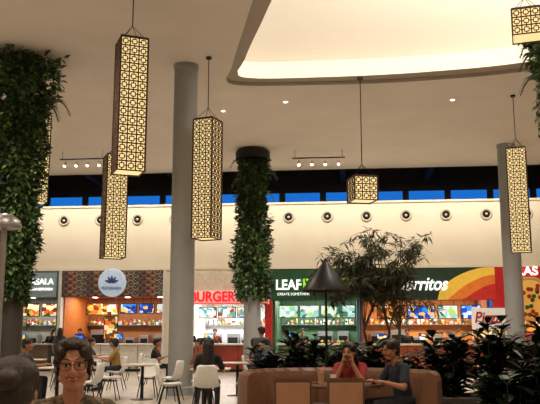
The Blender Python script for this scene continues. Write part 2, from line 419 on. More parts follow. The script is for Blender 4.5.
# D salads
ED=stall(.08,3.5,(80,112,84),(66,98,66),(70,92,60),(205,205,195),[(.25,1.05,2.1,2.62,1.0,None),(1.1,1.9,2.1,2.62,1.0,None),(1.95,2.75,2.1,2.62,1.0,None),(2.8,3.35,2.1,2.62,1.0,None)],scr_teal,4,200,lcol=(.95,1,.9))
fascia(ED,.05,3.52,2.75,4.0,mat('fascia_green',(22,74,46),.6,em=.05))
SD=empty('restaurant_sign',WM)
wtext('LEAF',.74,3.35,-.1,1.0,.4,white_em,SD,'sign_letters',.03,bold=.02)
b=MB(); b.rbox(1.32,3.2,-.14,-.04,3.12,3.6,.03); b.obj('green_tag',green_em,SD)
wtext('& GREENS',2.26,3.35,-.17,1.6,.26,white_em,SD,'tag_letters',.02)
wtext('CREATE SOMETHING',.95,3.0,-.1,1.3,.1,white_em,SD,'sign_sublabel',.01)
b=MB()
for k in range(14):
    uu=.45+k*.2
    for q in range(5): b.sph(Matrix.Translation((uu+random.uniform(-.05,.05),.2+q*.06,1.14+random.uniform(0,.03)))@Matrix.Scale(.06,4),k%3,8,5)
b.obj('salad_bar_produce',[mat('lettuce',(110,170,60),.6),mat('tomato',(200,50,30),.4),mat('corn',(230,190,60),.5)],ED)
# E burritos
EE=stall(3.55,8.5,(206,130,66),(130,66,44),(150,70,40),(220,200,170),[(4.2,5.3,2.05,2.6,1.0,scr_food),(5.4,6.5,2.05,2.6,1.0,scr_blue),(6.6,7.4,2.05,2.6,1.0,None),(7.5,8.3,2.05,2.6,1.0,scr_blue)],scr_teal,5,240,lcol=(1,.85,.65))
fascia(EE,3.5,8.7,2.75,4.05,mat('fascia_deep_green',(26,56,40),.6))
b=MB()
def swoosh(uA,uB,f0,f1,y,mi):
    g0=[];N=24
    for i in range(N+1):
        t=i/N; u_=uA+(uB-uA)*t; g0+= [V((u_,y,f0(t))),V((u_,y,f1(t)))]
    b.add(g0,[(2*i,2*i+2,2*i+3,2*i+1) for i in range(N)],mi)
swoosh(6.5,8.7,lambda t:2.76,lambda t:2.76+1.27*math.sin(t*1.5)**.5,-.05,0)
swoosh(6.9,8.7,lambda t:2.76,lambda t:2.76+.95*math.sin(t*1.5)**.9,-.062,1)
swoosh(7.4,8.7,lambda t:2.76,lambda t:2.76+.6*math.sin(t*1.5)**1.3,-.068,2)
b.obj('fascia_swoosh',[mat('yellow_laminate',(232,188,70),.5,em=.3),mat('orange_laminate',(222,120,44),.5,em=.25),mat('red_laminate',(196,44,36),.5,em=.2)],EE)
SE=empty('restaurant_sign',WM); wtext('Burritos',5.9,3.35,-.12,1.95,.52,white_em,SE,'sign_letters',.03,shear=.3,bold=.015)
# F pizza
EF=stall(8.7,12.6,(170,50,40),(180,40,34),(200,60,46),(230,220,200),[(9.7,10.6,1.5,2.0,1.0,scr_food)],scr_food,6,130,ceilz=2.4)
fascia(EF,8.6,12.6,2.0,4.05,mat('fascia_red',(186,28,30),.5,em=.2))
SF=empty('pizza_sign',WM); wtext('RAS',9.9,3.82,-.1,.8,.34,white_em,SF,'sign_letters',.03,bold=.02)
b=MB(); b.lathe([(.86,0),(.86,.06),(.8,.08),(.72,.06)],(9.95,-.06,2.76),0,44,M=R90); b.lathe([(.76,.062),(.0,.065)],(9.95,-.06,2.76),1,44,M=R90,caps=False)
for k in range(22):
    r=.65*math.sqrt(random.random()); a=random.uniform(0,6.28)
    b.lathe([(.085,.068),(.08,.085),(0,.087)],(9.95+r*math.cos(a),-.06,2.76+r*math.sin(a)),2 if k%3 else 3,12,M=R90,caps=False)
b.obj('pizza_picture',[mat('crust',(206,150,84),.7,em=.25),mat('cheese',(236,180,86),.6,em=.3),mat('pepperoni',(170,50,30),.5,em=.1),mat('basil',(50,100,40),.5)],SF)
PP=empty('promo_poster',WM)
b=MB(); b.box(7.7,8.95,-.5,-.44,1.25,2.42,0); b.box(7.75,8.9,-.505,-.5,1.3,1.62,1); b.tube([(7.85,-.47,0),(7.85,-.47,1.3)],.02,0); b.tube([(8.8,-.47,0),(8.8,-.47,1.3)],.02,0); b.obj('poster_board',[mat('poster_white',(228,222,212),.5,em=.35),scr_food],PP)
wtext('Pizza',8.28,2.05,-.52,.98,.42,mat('poster_red',(190,40,30),.5),PP,'poster_letters',.005,shear=.2,bold=.02)

# ---------------------------------------------------------------- columns
def column(x,y,r,h,name='column'):
    b=MB(); b.lathe([(r*1.12,0),(r*1.12,.18),(r,.2),(r,h-.12),(r*1.06,h-.1),(r*1.06,h)],(x,y,0),0,40)
    b.obj(name,M_col,smooth=False)
column(-2.09,18.6,.29,8.0); column(8.3,26.7,.31,8.0)

def vine_column(x,y,rfun,z0,z1,nl,leafL,seed,colr=.3,capz=None,cmat=None):
    rnd=random.Random(seed); E=empty('vine_covered_column',Matrix.Translation((x,y,0)))
    b=MB(); b.lathe([(colr*1.1,0),(colr*1.1,.15),(colr,.17),(colr,8.0)],(0,0,0),0,32); b.obj('column_shaft',cmat or M_col,E)
    b=MB()
    N=30
    prof=[]
    for i in range(N+1):
        z=z0+.1+(z1-z0-.15)*i/N; prof.append((max(colr+.02,rfun((z-z0)/(z1-z0))*.66*rnd.uniform(.9,1.08)),z))
    b.lathe(prof,(0,0,0),0,20); b.obj('filler_core',M_leaf[0],E)  # dark-green filler that stops the foliage being seen through
    b=MB()
    for i in range(nl):
        t=rnd.random(); z=z0+(z1-z0)*t; a=rnd.uniform(0,2*math.pi)
        clump=1+.2*math.sin(3*a+z*3+seed)+.14*math.sin(5*a-z*5.2)
        R=rfun(t)*clump*rnd.uniform(.72,1.1)
        o=V((math.cos(a),math.sin(a),0)); p=o*R+V((0,0,z))
        d=o*rnd.uniform(.2,1)+V((rnd.uniform(-.5,.5),rnd.uniform(-.5,.5),rnd.uniform(-1.1,.35)))
        nn=o+V((rnd.uniform(-.6,.6),rnd.uniform(-.6,.6),rnd.uniform(0,1)))
        L=leafL*rnd.uniform(.6,1.3)
        b.leaf(p,d,nn,L,L*rnd.uniform(.3,.55),rnd.choice([0,0,1,1,1,2]))
    for i in range(int(nl/90)):
        a=rnd.uniform(0,6.28); t=rnd.uniform(.02,1); z=z0+(z1-z0)*t; R=rfun(t)*rnd.uniform(.9,1.3); ln=rnd.uniform(.4,1.1)
        o=V((math.cos(a),math.sin(a),0)); pts=[]
        for k in range(7):
            s_=k/6; pts.append(o*(R*(.8+.35*math.sin(s_*1.6)))+V((0,0,z-ln*s_*s_+.1*s_)))
        b.tube(pts,.006,0,4)
        for k in range(22):
            s_=k/22; j=min(5,int(s_*6)); p=pts[j].lerp(pts[j+1],s_*6-j)
            b.leaf(p,V((rnd.uniform(-1,1),rnd.uniform(-1,1),rnd.uniform(-1,.2))),V((rnd.uniform(-1,1),rnd.uniform(-1,1),1)),leafL*.7,leafL*.35,rnd.choice([0,1,2]))
    # arching fronds near the top
    for i in range(10):
        a=rnd.uniform(0,6.28); z=z1-rnd.uniform(.15,1.3); o=V((math.cos(a),math.sin(a),0)); R=rfun(1)*.8; ln=rnd.uniform(.35,.6)
        pts=[o*(R+ln*s_)+V((0,0,z+.25*math.sin(s_*2.6)-.35*s_*s_)) for s_ in (0,.2,.4,.6,.8,1)]
        b.tube(pts,[.01,.009,.008,.007,.005,.003],0,4); sd=V((-o.y,o.x,0))
        for k in range(26):
            s_=.15+.85*k/26; j=min(4,int(s_*5)); p=pts[j].lerp(pts[j+1],s_*5-j)
            for q in (-1,1): b.leaf(p,sd*q+o*.5+V((0,0,-.25)),V((0,0,1)),.2*(1.1-s_*.6),.04,rnd.choice([0,1,2]))
    b.obj('vine_foliage',M_leaf,E)
    return E
M_colD=mat('dark_column_cladding',(58,52,48),.5)
vine_column(-5.95,18,lambda t:.34+.2*t+.4*max(0,t-.72)*2,2.15,8.0,7500,.19,3,cmat=M_colD)
E2=vine_column(-.62,27.4,lambda t:.46+.08*math.sin(t*6),2.65,7.65,6000,.2,5)
b=MB(); b.lathe([(.38,7.55),(.62,7.62),(.62,7.9),(.5,8.0)],(0,0,0),0,28); b.obj('planter_ring',M_black,E2)
vine_column(6.3,15.6,lambda t:.35+.4*t,5.2,8.0,3600,.2,9)

# ---------------------------------------------------------------- lanterns
def lantern_mesh(w,nx,nz,name):
    b=MB(); c=w/nx; h=c*nz; t=.0125; hw=w/2
    b.box(-hw+.008,hw-.008,-hw+.008,hw-.008,.02,h-.02,0)
    for s in range(4):
        R=Matrix.Rotation(s*math.pi/2,4,'Z')
        def bar(x0,x1,z0,z1): b.box(x0,x1,-hw-.004,-hw+.007,z0,z1,1,R)
        for i in range(nx+1): bar(-hw+i*c-t,-hw+i*c+t,0,h)
        for k in range(nz+1): bar(-hw,hw,k*c-t,k*c+t)
        for i in range(nx):
            for k in range(nz):
                x=-hw+(i+.5)*c; z=(k+.5)*c; q=c*.24; tt=.0095
                bar(x-q,x+q,z-q-tt,z-q+tt); bar(x-q,x+q,z+q-tt,z+q+tt)
                bar(x-q-tt,x-q+tt,z-q,z+q); bar(x+q-tt,x+q+tt,z-q,z+q)
                bar(x-tt,x+tt,z+q,z+c/2); bar(x-tt,x+tt,z-c/2,z-q); bar(x-c/2,x-q,z-tt,z+tt); bar(x+q,x+c/2,z-tt,z+tt)
    for sx in (-1,1):
        for sy in (-1,1): b.box(sx*hw-.016,sx*hw+.016,sy*hw-.016,sy*hw+.016,-.01,h+.01,1)
    b.box(-hw,hw,-hw,hw,h,h+.03,1)
    return b.mesh(name,[M_glow,M_lat]),h
LM,LH=lantern_mesh(.52,3,15,'lantern_long'); LS,SH=lantern_mesh(.52,3,3,'lantern_short'); LL,LLH=lantern_mesh(.5,3,17,'lantern_xl')
def lantern(x,y,zb,me,h,rz,top=8.0,s=1):
    E=empty('hanging_lattice_lantern',TR(x,y,zb,math.radians(rz),s))
    o=bpy.data.objects.new('lattice_shade',me); sc.collection.objects.link(o); o.parent=E
    b=MB(); tz=(top-zb)/s
    b.tube([(0,0,h+.3),(0,0,tz)],.011,0,6)
    for sx in (-1,1):
        for sy in (-1,1): b.tube([(sx*.22,sy*.22,h),(0,0,h+.32)],.006,0,5)
    b.lathe([(.07,tz-.05),(.07,tz)],(0,0,0),0,16)
    b.obj('suspension',M_black,E)
lantern(-2.68,14.4,4.37,LM,LH,22)
lantern(-3.95,19.5,3.28,LM,LH,24)
lantern(-1.48,18.0,3.57,LL,LLH,-24)
lantern(2.35,19.5,4.72,LS,SH,12,s=1.15)
lantern(6.8,21,3.6,LL,LLH,-20)
lantern(5.0,14.4,7.05,LS,SH,-18,top=10.0)
lantern(-6.85,22.5,5.2,LM,LH,30)

def dl(x,y,on=True):
    b=MB(); b.lathe([(.09,H-.015),(.09,H+.0),(.07,H)],(0,0,0),0,20); b.lathe([(.06,H-.018),(0,H-.018)],(0,0,0),1,20,caps=False)
    b.obj('recessed_downlight',[M_white,M_lamp],M=Matrix.Translation((x,y,0)))
for x,y in ((5.2,21.4),(.45,21.6),(-1.4,22.5)): dl(x,y)
def track(x,y,L,nh):
    E=empty('track_light',TR(x,y,0,YAW))
    b=MB(); b.box(-L/2,L/2,-.02,.02,7.68,7.72)
    for xx in (-L/2+.1,L/2-.1): b.tube([(xx,0,7.7),(xx,0,8.0)],.01,0,6)
    b.obj('track_bar',M_black,E)
    b=MB()
    for k in range(nh):
        xx=-L/2+L*(k+.5)/nh; b.tube([(xx,0,7.7),(xx,0,7.6)],.012,0,6)
        M=Matrix.Translation((xx,0,7.52))@Matrix.Rotation(math.radians(-38),4,'X')
        b.lathe([(.035,.09),(.06,.05),(.06,-.1),(.05,-.11)],(0,0,0),0,14,M=M); b.lathe([(.05,-.112),(0,-.112)],(0,0,0),1,14,M=M,caps=False)
    b.obj('spot_heads',[M_white,M_lamp],E)
track(-6.8,27.6,1.7,4); track(1.75,27.4,1.9,4)

# ---------------------------------------------------------------- furniture
M_table=mat('table_laminate',(206,192,172),.35,noise=.06,scale=4)
def shell_chair_mesh():
    b=MB(); grid=[]
    prof=[(-.23,.435),(-.2,.455),(-.1,.45),(.02,.44),(.12,.445),(.18,.48),(.215,.55),(.24,.65),(.255,.74),(.26,.81),(.255,.835)]
    for i,(y,z) in enumerate(prof):
        row=[]; w=.22 if i<6 else .22-.012*(i-5)
        if i==len(prof)-1: w*=.8
        if i==0: w*=.88
        for j in range(9):
            s=-1+j/4; up=.035*abs(s)**3 if i<6 else 0; fw=-.05*abs(s)**2.5 if i>=5 else 0
            row.append(V((s*w,y+fw,z+up)))
        grid.append(row)
    b.slab(grid,.014,0)
    for sx in (-1,1):
        b.tube([(sx*.13,-.12,.44),(sx*.2,-.21,0)],[.014,.01],1,8); b.tube([(sx*.13,.1,.44),(sx*.2,.22,0)],[.014,.01],1,8)
        b.tube([(sx*.135,-.13,.4),(sx*.135,.11,.4)],.008,1,6)
    b.tube([(-.135,-.13,.4),(.135,-.13,.4)],.008,1,6); b.tube([(-.135,.11,.4),(.135,.11,.4)],.008,1,6)
    return b.mesh('shell_chair',[M_white,M_black],True)
SCM=shell_chair_mesh()
def shell_chair(x,y,deg):
    o=bpy.data.objects.new('shell_dining_chair',SCM); sc.collection.objects.link(o); o.matrix_world=TR(x,y,0,math.radians(deg))
tb=MB(); tb.rbox(-.36,.36,-.36,.36,.72,.75,.008,0); tb.tube([(0,0,.02),(0,0,.72)],.035,1,12); tb.lathe([(.24,0),(.24,.012),(.05,.03)],(0,0,0),1,24); tb.box(-.2,.2,-.03,.03,.7,.72,1); tb.box(-.03,.03,-.2,.2,.7,.72,1)
TBM=tb.mesh('cafe_table',[M_table,M_black])
def table(x,y,deg=0):
    o=bpy.data.objects.new('cafe_table',TBM); sc.collection.objects.link(o); o.matrix_world=TR(x,y,0,math.radians(deg))
table(-2.75,17.2); shell_chair(-3.45,17.1,90); shell_chair(-2.1,16.9,-110); shell_chair(-2.75,18.0,0)
table(-1.1,14.85); shell_chair(-1.1,14.1,180); shell_chair(-1.3,15.65,0); shell_chair(-.4,14.8,-90); shell_chair(-1.85,14.75,100)
table(-.75,18.4); shell_chair(-1.45,18.4,90); shell_chair(-.05,18.4,-90)
table(-4.6,20.3); shell_chair(-5.3,20.3,90); shell_chair(-3.9,20.3,-90); shell_chair(-4.6,19.55,180)
table(-6.4,21.2); shell_chair(-7.1,21.2,90); shell_chair(-5.8,22.0,0)
table(.2,21.5); shell_chair(-.5,21.5,90); shell_chair(.9,21.5,-90)
table(-2.6,22.5); shell_chair(-3.3,22.5,90); shell_chair(-1.9,22.5,-90)
table(-4.1,15.4); shell_chair(-4.8,15.4,90); shell_chair(-3.45,15.3,-100)
table(-4.9,24.5); shell_chair(-5.6,24.5,90); shell_chair(-4.2,24.5,-90)

def banquette(cx,cy):
    E=empty('curved_banquette',Matrix.Translation((cx,cy,0)))
    def sweep(prof,a0,a1,N,mi,b,groove=0):
        rows=[]
        for i in range(N+1):
            a=math.radians(a0+(a1-a0)*i/N); g=(groove if (i%4==0) else 0)
            rows.append([V(((r+ (g if k in gi else 0))*math.cos(a),(r+(g if k in gi else 0))*math.sin(a),z)) for k,(r,z) in enumerate(prof)])
        K=len(prof); vs=[p for r in rows for p in r]
        fs=[(i*K+k,i*K+(k+1)%K,(i+1)*K+(k+1)%K,(i+1)*K+k) for i in range(N) for k in range(K)]
        fs+= [tuple(range(K)),tuple(N*K+k for k in range(K-1,-1,-1))]
        b.add(vs,fs,mi)
    gi=()
    b=MB(); sweep([(.68,.0),(.68,.3),(1.0,.3),(1.0,0)],-28,205,64,0,b); b.obj('plinth',M_leather2,E)
    gi=(1,2)
    b=MB(); sweep([(.64,.3),(.62,.34),(.63,.42),(.67,.45),(1.0,.45),(1.02,.3)],-28,205,64,0,b,.012); b.obj('seat_cushion',M_leather2,E)
    gi=(0,1,2,3)
    b=MB(); sweep([(1.0,.42),(1.03,.6),(1.07,.8),(1.09,.86),(1.13,.9),(1.19,.9),(1.23,.87),(1.25,.8),(1.25,.3),(1.25,.0),(1.0,.0)],-30,207,80,0,b,.02); b.obj('back_rest',M_leather,E)
banquette(.85,9.9)
E=empty('banquette_table',Matrix.Translation((.8,9.78,0)))
b=MB(); b.lathe([(.57,.715),(.6,.725),(.6,.742),(.59,.75)],(0,0,0),0,48,M=Matrix.Diagonal((1,.72,1,1))); b.obj('table_top',M_wood,E)
b=MB(); b.tube([(0,0,.02),(0,0,.715)],.045,0,16); b.lathe([(.24,0),(.24,.015),(.06,.04)],(0,0,0),0,28); b.obj('pedestal',M_black,E)
def wood_chair(x,y,deg):
    E=empty('upholstered_wooden_chair',TR(x,y,0,math.radians(deg)))
    b=MB()
    for sx in (-1,1):
        b.tube([(sx*.19,-.2,0),(sx*.19,-.19,.43)],[.015,.02],0,8)
        b.tube([(sx*.2,.24,0),(sx*.19,.19,.45),(sx*.19,.24,.86)],[.015,.022,.016],0,8)
        b.box(sx*.19-.012,sx*.19+.012,-.19,.19,.37,.43,0)
    b.box(-.19,.19,-.2,-.18,.37,.43,0); b.box(-.19,.19,.18,.2,.37,.43,0); b.box(-.19,.19,.235,.255,.82,.87,0); b.box(-.19,.19,.2,.22,.53,.56,0)
    b.obj('frame',M_wood,E)
    b=MB(); b.rbox(-.21,.21,-.22,.19,.42,.47,.018,0); b.obj('seat_pad',M_leather2,E)
    g=[[V((x_*.18,.215+.035*t+.02*(1-x_*x_),.55+.27*t)) for x_ in np.linspace(-1,1,7)] for t in np.linspace(0,1,5)]
    b=MB(); b.slab(g,.035,0); b.obj('back_pad',mat('chair_back_tan',(160,118,88),.5,noise=.12,scale=5),E,smooth=False)
wood_chair(.25,8.98,180); wood_chair(.82,8.98,182)
b=MB(); b.lathe([(.03,0),(.04,.1),(.042,.105),(.036,.1),(.028,.01)],(0,0,0),0,20,caps=False); b.lathe([(.028,.004),(0,.004)],(0,0,0),0,20,caps=False)
b.obj('paper_cup',M_white,M=Matrix.Translation((.78,9.86,.75)))
b=MB(); b.lathe([(.03,0),(.04,.13),(.043,.135),(.043,.145),(.0,.15)],(0,0,0),0,20); b.tube([(0,0,.14),(.015,0,.21)],.004,1,6)
b.obj('takeaway_drink',[mat('drink_cup',(190,150,120),.3),red_em],M=Matrix.Translation((.62,9.7,.75)))
b=MB(); b.rbox(-.18,.18,-.13,.13,0,.015,.006,0); b.obj('serving_tray',M_leather2,M=TR(.42,9.8,.75,.2))

E=empty('conical_shade_floor_lamp',Matrix.Translation((.82,11.5,0)))
b=MB(); b.lathe([(.36,1.98),(.355,2.0),(.2,2.2),(.06,2.38),(.03,2.42)],(0,0,0),0,40,caps=False); b.lathe([(.35,1.985),(.19,2.19),(.05,2.36)],(0,0,0),1,40,caps=False)
b.obj('shade',[M_black,mat('shade_inner',(60,50,40),.6)],E,smooth=True)
b=MB(); b.tube([(0,0,0),(0,0,2.4)],.018,0,10); b.lathe([(.16,0),(.16,.03),(.03,.05)],(0,0,0),0,24); b.lathe([(.02,2.4),(.03,2.44),(.0,2.47)],(0,0,0),0,14); b.obj('post',M_black,E)
b=MB(); b.sph(Matrix.Translation((0,-.06,2.12))@Matrix.Scale(.045,4),0,12,8); b.obj('bulb',mat('bulb',(255,220,160),em=3),E)

def planter(name,x0,x1,y0,y1,h,m):
    E=empty(name,Matrix.Translation(((x0+x1)/2,(y0+y1)/2,0))); a=(x1-x0)/2; c=(y1-y0)/2
    b=MB(); t=.05
    b.rbox(-a,a,-c,-c+t,0,h,.01); b.rbox(-a,a,c-t,c,0,h,.01); b.box(-a,-a+t,-c+t,c-t,0,h-.002); b.box(a-t,a,-c+t,c-t,0,h-.002); b.obj('trough',m,E)
    b=MB(); b.box(-a+t,a-t,-c+t,c-t,0,h-.06); b.obj('soil_fill',M_soil,E)
    return E
M_pl=mat('planter_concrete',(58,54,50),.7)
planter('planter_trough',2.3,5.6,10.9,12.0,.5,M_pl); planter('planter_trough',-.3,2.0,11.85,12.6,.5,M_pl); planter('planter_trough',1.2,2.9,13.6,14.5,.5,M_pl)
planter('planter_trough',2.4,5.2,8.5,9.3,.3,M_pl)
def shrub(x,y,z0,h,r,seed,nst=7,L=.24,mats=None,name='broadleaf_shrub',dens=1.0):
    rnd=random.Random(seed); b=MB()
    for s in range(nst):
        a=rnd.uniform(0,6.28); rr=r*math.sqrt(rnd.random()); top=V((math.cos(a)*rr,math.sin(a)*rr,h*rnd.uniform(.6,1)))
        pts=[V((math.cos(a)*.05,math.sin(a)*.05,-.03)).lerp(top,t)+V((math.cos(a),math.sin(a),0))*(.1*math.sin(t*3.1)*r) for t in (0,.25,.5,.75,1)]
        b.tube(pts,[.014,.012,.01,.008,.004],3,6)
        nl=int(26*h/.8*dens)
        for k in range(nl):
            t=.1+.9*(k+rnd.random())/nl; j=min(3,int(t*4)); p=pts[j].lerp(pts[j+1],t*4-j) if t<1 else pts[-1]
            aa=k*2.4+rnd.uniform(-.3,.3); d=V((math.cos(aa),math.sin(aa),rnd.uniform(-.3,.9)))
            l=L*rnd.uniform(.65,1.15); b.leaf(p,d,V((0,0,1))+d*-.3,l,l*rnd.uniform(.42,.6),rnd.choice([0,0,1,1,2]),True)
    b.obj(name,(mats or M_leafd)+[M_bark],M=Matrix.Translation((x,y,z0)))
i=0
for x,y,z,h,r in ((2.6,11.4,.44,.95,.35),(3.15,11.5,.44,1.15,.35),(3.7,11.3,.44,1.0,.35),(4.2,11.5,.44,1.2,.4),(4.75,11.3,.44,1.05,.35),(5.3,11.5,.44,1.1,.35),
                  (.0,12.2,.44,.75,.28),(.5,12.25,.44,.95,.3),(1.05,12.2,.44,.85,.3),(1.6,12.2,.44,.85,.3),
                  (2.65,8.9,.24,.7,.3),(3.05,8.9,.24,.9,.34),(3.5,8.9,.24,.85,.34),(4.0,8.9,.24,.95,.32),(4.5,8.9,.24,.8,.3),(4.9,8.9,.24,.7,.3)):
    i+=1; shrub(x,y,z,h,r,i*11,nst=11,L=.26)
def tree(x,y,z0,seed):
    """multi-stem indoor tree with airy, drooping narrow leaves"""
    rnd=random.Random(seed); b=MB()
    cen=[(V((.2,0,2.35)),V((.75,.6,.85))),(V((-.8,.1,1.95)),V((.5,.4,.6))),(V((.4,0,1.75)),V((.7,.5,.5)))]
    stems=[V((-.14,0,0)),V((.06,.05,0)),V((.2,-.05,0))]
    for si,s0 in enumerate(stems):
        mid=s0+V((rnd.uniform(-.2,.2),rnd.uniform(-.1,.1),1.0)); top=cen[0][0]*.55+s0*.5+V((rnd.uniform(-.25,.2),0,.45))
        tp=[s0,s0.lerp(mid,.5)+V((.03,0,0)),mid,mid.lerp(top,.5)+V((-.02,0,.03)),top]
        b.tube(tp,[.036,.03,.025,.02,.014],3,8)
        for k in range(17):
            cc,rr=cen[rnd.choice([0,0,1,1,2])]
            v=V((rnd.gauss(0,1),rnd.gauss(0,1),rnd.gauss(0,1))).normalized()*rnd.uniform(.55,1.05)
            tgt=cc+V((v.x*rr.x,v.y*rr.y,v.z*rr.z)); st=tp[rnd.choice([2,3,4])]
            m_=st.lerp(tgt,.5)+V((0,0,.16)); br=[st,st.lerp(m_,.5)+V((0,0,.05)),m_,m_.lerp(tgt,.6)+V((0,0,.03)),tgt]
            b.tube(br,[.012,.010,.007,.005,.002],3,5)
            for q in range(7):
                t=rnd.uniform(.4,1); j=min(3,int(t*4)); p0=br[j].lerp(br[j+1],min(1,t*4-j))
                dv=V((rnd.uniform(-1,1),rnd.uniform(-1,1),rnd.uniform(-.4,.9))).normalized()*rnd.uniform(.15,.36); p1=p0+dv+V((0,0,-.07))
                b.tube([p0,p0.lerp(p1,.5)+V((0,0,.04)),p1],[.004,.003,.002],3,4)
                for w in range(11):
                    p=p0.lerp(p1,rnd.uniform(.1,1)); d=V((rnd.uniform(-1,1),rnd.uniform(-1,1),rnd.uniform(-1.3,.3)))
                    l=rnd.uniform(.12,.22); b.leaf(p,d,V((rnd.uniform(-1,1),rnd.uniform(-1,1),1)),l,l*.17,rnd.choice([0,1,2]))
    b.obj('indoor_tree',M_leaft+[M_bark],M=Matrix.Translation((x,y,z0)))
tree(1.95,14.05,.44,21)
shrub(1.45,14.0,.44,.8,.25,77); shrub(2.55,14.0,.44,.7,.25,78)

E=empty('mushroom_post_lamp',Matrix.Translation((-2.75,8.0,0)))
b=MB(); b.lathe([(.0,2.42),(.17,2.42),(.175,2.44),(.16,2.5),(.08,2.56),(.0,2.58)],(0,0,0),0,32,caps=False); b.obj('cap',M_chrome,E,smooth=True)
b=MB(); b.tube([(0,0,0),(0,0,2.43)],.03,0,14); b.lathe([(.17,0),(.17,.03),(.04,.06)],(0,0,0),0,24); b.obj('post',M_chrome,E)

# ---------------------------------------------------------------- people
SKIN=mat('skin_warm',(182,130,104),.5,noise=.06,scale=20); SKIN2=mat('skin_tan',(156,104,76),.5,noise=.06,scale=20)
LIP=mat('lips',(150,76,70),.4); HAIRM=mat('hair_dark_brown',(40,27,21),.5,noise=.35,scale=60,bump=.3); HAIRB=mat('hair_black',(16,13,13),.45,noise=.35,scale=60,bump=.3)
SHOE=mat('shoe_dark',(30,28,30),.5); EYEW=mat('eye_white',(205,198,190),.25,noise=.02); EYEI=mat('iris_dark',(30,18,12),.2); TEETH=mat('teeth',(226,218,206),.3,noise=.02)
def remesh(b,voxel,smooth=2):
    """union of the overlapping body volumes into one continuous surface; returns verts, faces"""
    me=bpy.data.meshes.new('tmp'); me.from_pydata(b.v,[],b.f); me.update()
    o=bpy.data.objects.new('tmp',me); sc.collection.objects.link(o)
    m=o.modifiers.new('r','REMESH'); m.mode='VOXEL'; m.voxel_size=voxel
    if smooth:
        s=o.modifiers.new('s','SMOOTH'); s.factor=.5; s.iterations=smooth
    dg=bpy.context.evaluated_depsgraph_get(); ev=o.evaluated_get(dg); out=ev.to_mesh()
    nv=len(out.vertices); co=np.empty(nv*3); out.vertices.foreach_get('co',co); co=co.reshape(-1,3).copy()
    fs=[tuple(p.vertices) for p in out.polygons]
    ev.to_mesh_clear(); bpy.data.objects.remove(o); bpy.data.meshes.remove(me)
    return co,fs
class Body:
    def __init__(s): s.b=MB(); s.pr=[]
    def cap(s,p,q,r1,r2,lab):
        p=V(p);q=V(q); d=q-p; L=d.length
        if L<1e-5: q=p+V((0,0,1e-4)); d=q-p; L=1e-4
        d=d/L; pts=[];rad=[]
        for k in range(5):
            a=math.pi/2*(1-k/4.0); pts.append(p-d*r1*math.sin(a)); rad.append(max(r1*math.cos(a),r1*.04))
        for k in range(5):
            a=math.pi/2*k/4.0; pts.append(q+d*r2*math.sin(a)); rad.append(max(r2*math.cos(a),r2*.04))
        s.b.tube(pts,rad,0,14); s.pr.append(('c',p,q,r1,r2,lab))
    def ell(s,M,lab):
        s.b.sph(M,0,20,14); s.pr.append(('e',M.inverted(),min(abs(x) for x in M.to_scale()),lab))
    def e(s,c,r,lab,R=None):
        M=Matrix.Translation(V(c))
        if R is not None: M=M@R
        s.ell(M@Matrix.Diagonal((r[0],r[1],r[2],1)),lab)
    def label(s,co,fs):
        c=np.array([co[list(f)].mean(axis=0) for f in fs]); n=len(fs)
        best=np.full(n,1e9); lab=np.zeros(n,int)
        for p in s.pr:
            if p[0]=='c':
                a=np.array(p[1][:]);d=np.array(p[2][:])-a; t=np.clip(((c-a)@d)/max(d@d,1e-12),0,1)
                ds=np.linalg.norm(c-(a+t[:,None]*d),axis=1)-(p[3]+(p[4]-p[3])*t); l=p[5]
            else:
                Mi=np.array([r[:] for r in p[1]]); q=c@Mi[:3,:3].T+Mi[:3,3]; ln=np.linalg.norm(q,axis=1); ds=(ln-1)*p[2]; l=p[3]
            k=ds<best; best[k]=ds[k]; lab[k]=l
        return [int(x) for x in lab]
def mk_mesh(name,co,fs,mats,labels=None):
    b=MB(); b.v=[tuple(float(x) for x in r) for r in co]; b.f=fs; b.m=labels or [0]*len(fs)
    return b.mesh(name,mats,True)
def ik(s,t,a,b,pole):
    d=t-s; L=min(d.length,a+b-.006); L=max(L,.06); n=d.normalized(); t=s+n*L
    x=(a*a-b*b+L*L)/(2*L); h=math.sqrt(max(a*a-x*x,0)); p=pole-n*pole.dot(n); p=p.normalized() if p.length>1e-5 else n.orthogonal().normalized()
    return s+n*x+p*h,t
def hand(B,w,d,nrm,thumb,curl=.35,lab=0):
    d=d.normalized(); nrm=(nrm-d*nrm.dot(d)).normalized(); sd=d.cross(nrm)*thumb
    R=Matrix((sd,d,nrm)).transposed().to_4x4()
    B.e(w+d*.045,(.041,.052,.016),lab,R); B.cap(w,w+d*.03,.024,.022,lab)
    for i,(L,o) in enumerate(((.068,.029),(.077,.010),(.071,-.010),(.055,-.029))):
        p=w+d*.078+sd*o; dd=(d+sd*o*3).normalized(); r=.0092
        for k,f in enumerate((.42,.32,.26)):
            ang=curl*(k+.6); d2=(dd*math.cos(ang)+nrm*math.sin(ang)).normalized(); q=p+d2*L*f; B.cap(p,q,r,r*.9,lab); p=q; r*=.9
    p=w+d*.025+sd*.03; d2=(d*.65+sd*.75+nrm*.25).normalized(); q=p+d2*.04; B.cap(p,q,.013,.0105,lab)
    d3=(d*.9+sd*.35+nrm*.3).normalized(); B.cap(q,q+d3*.032,.0105,.008,lab)
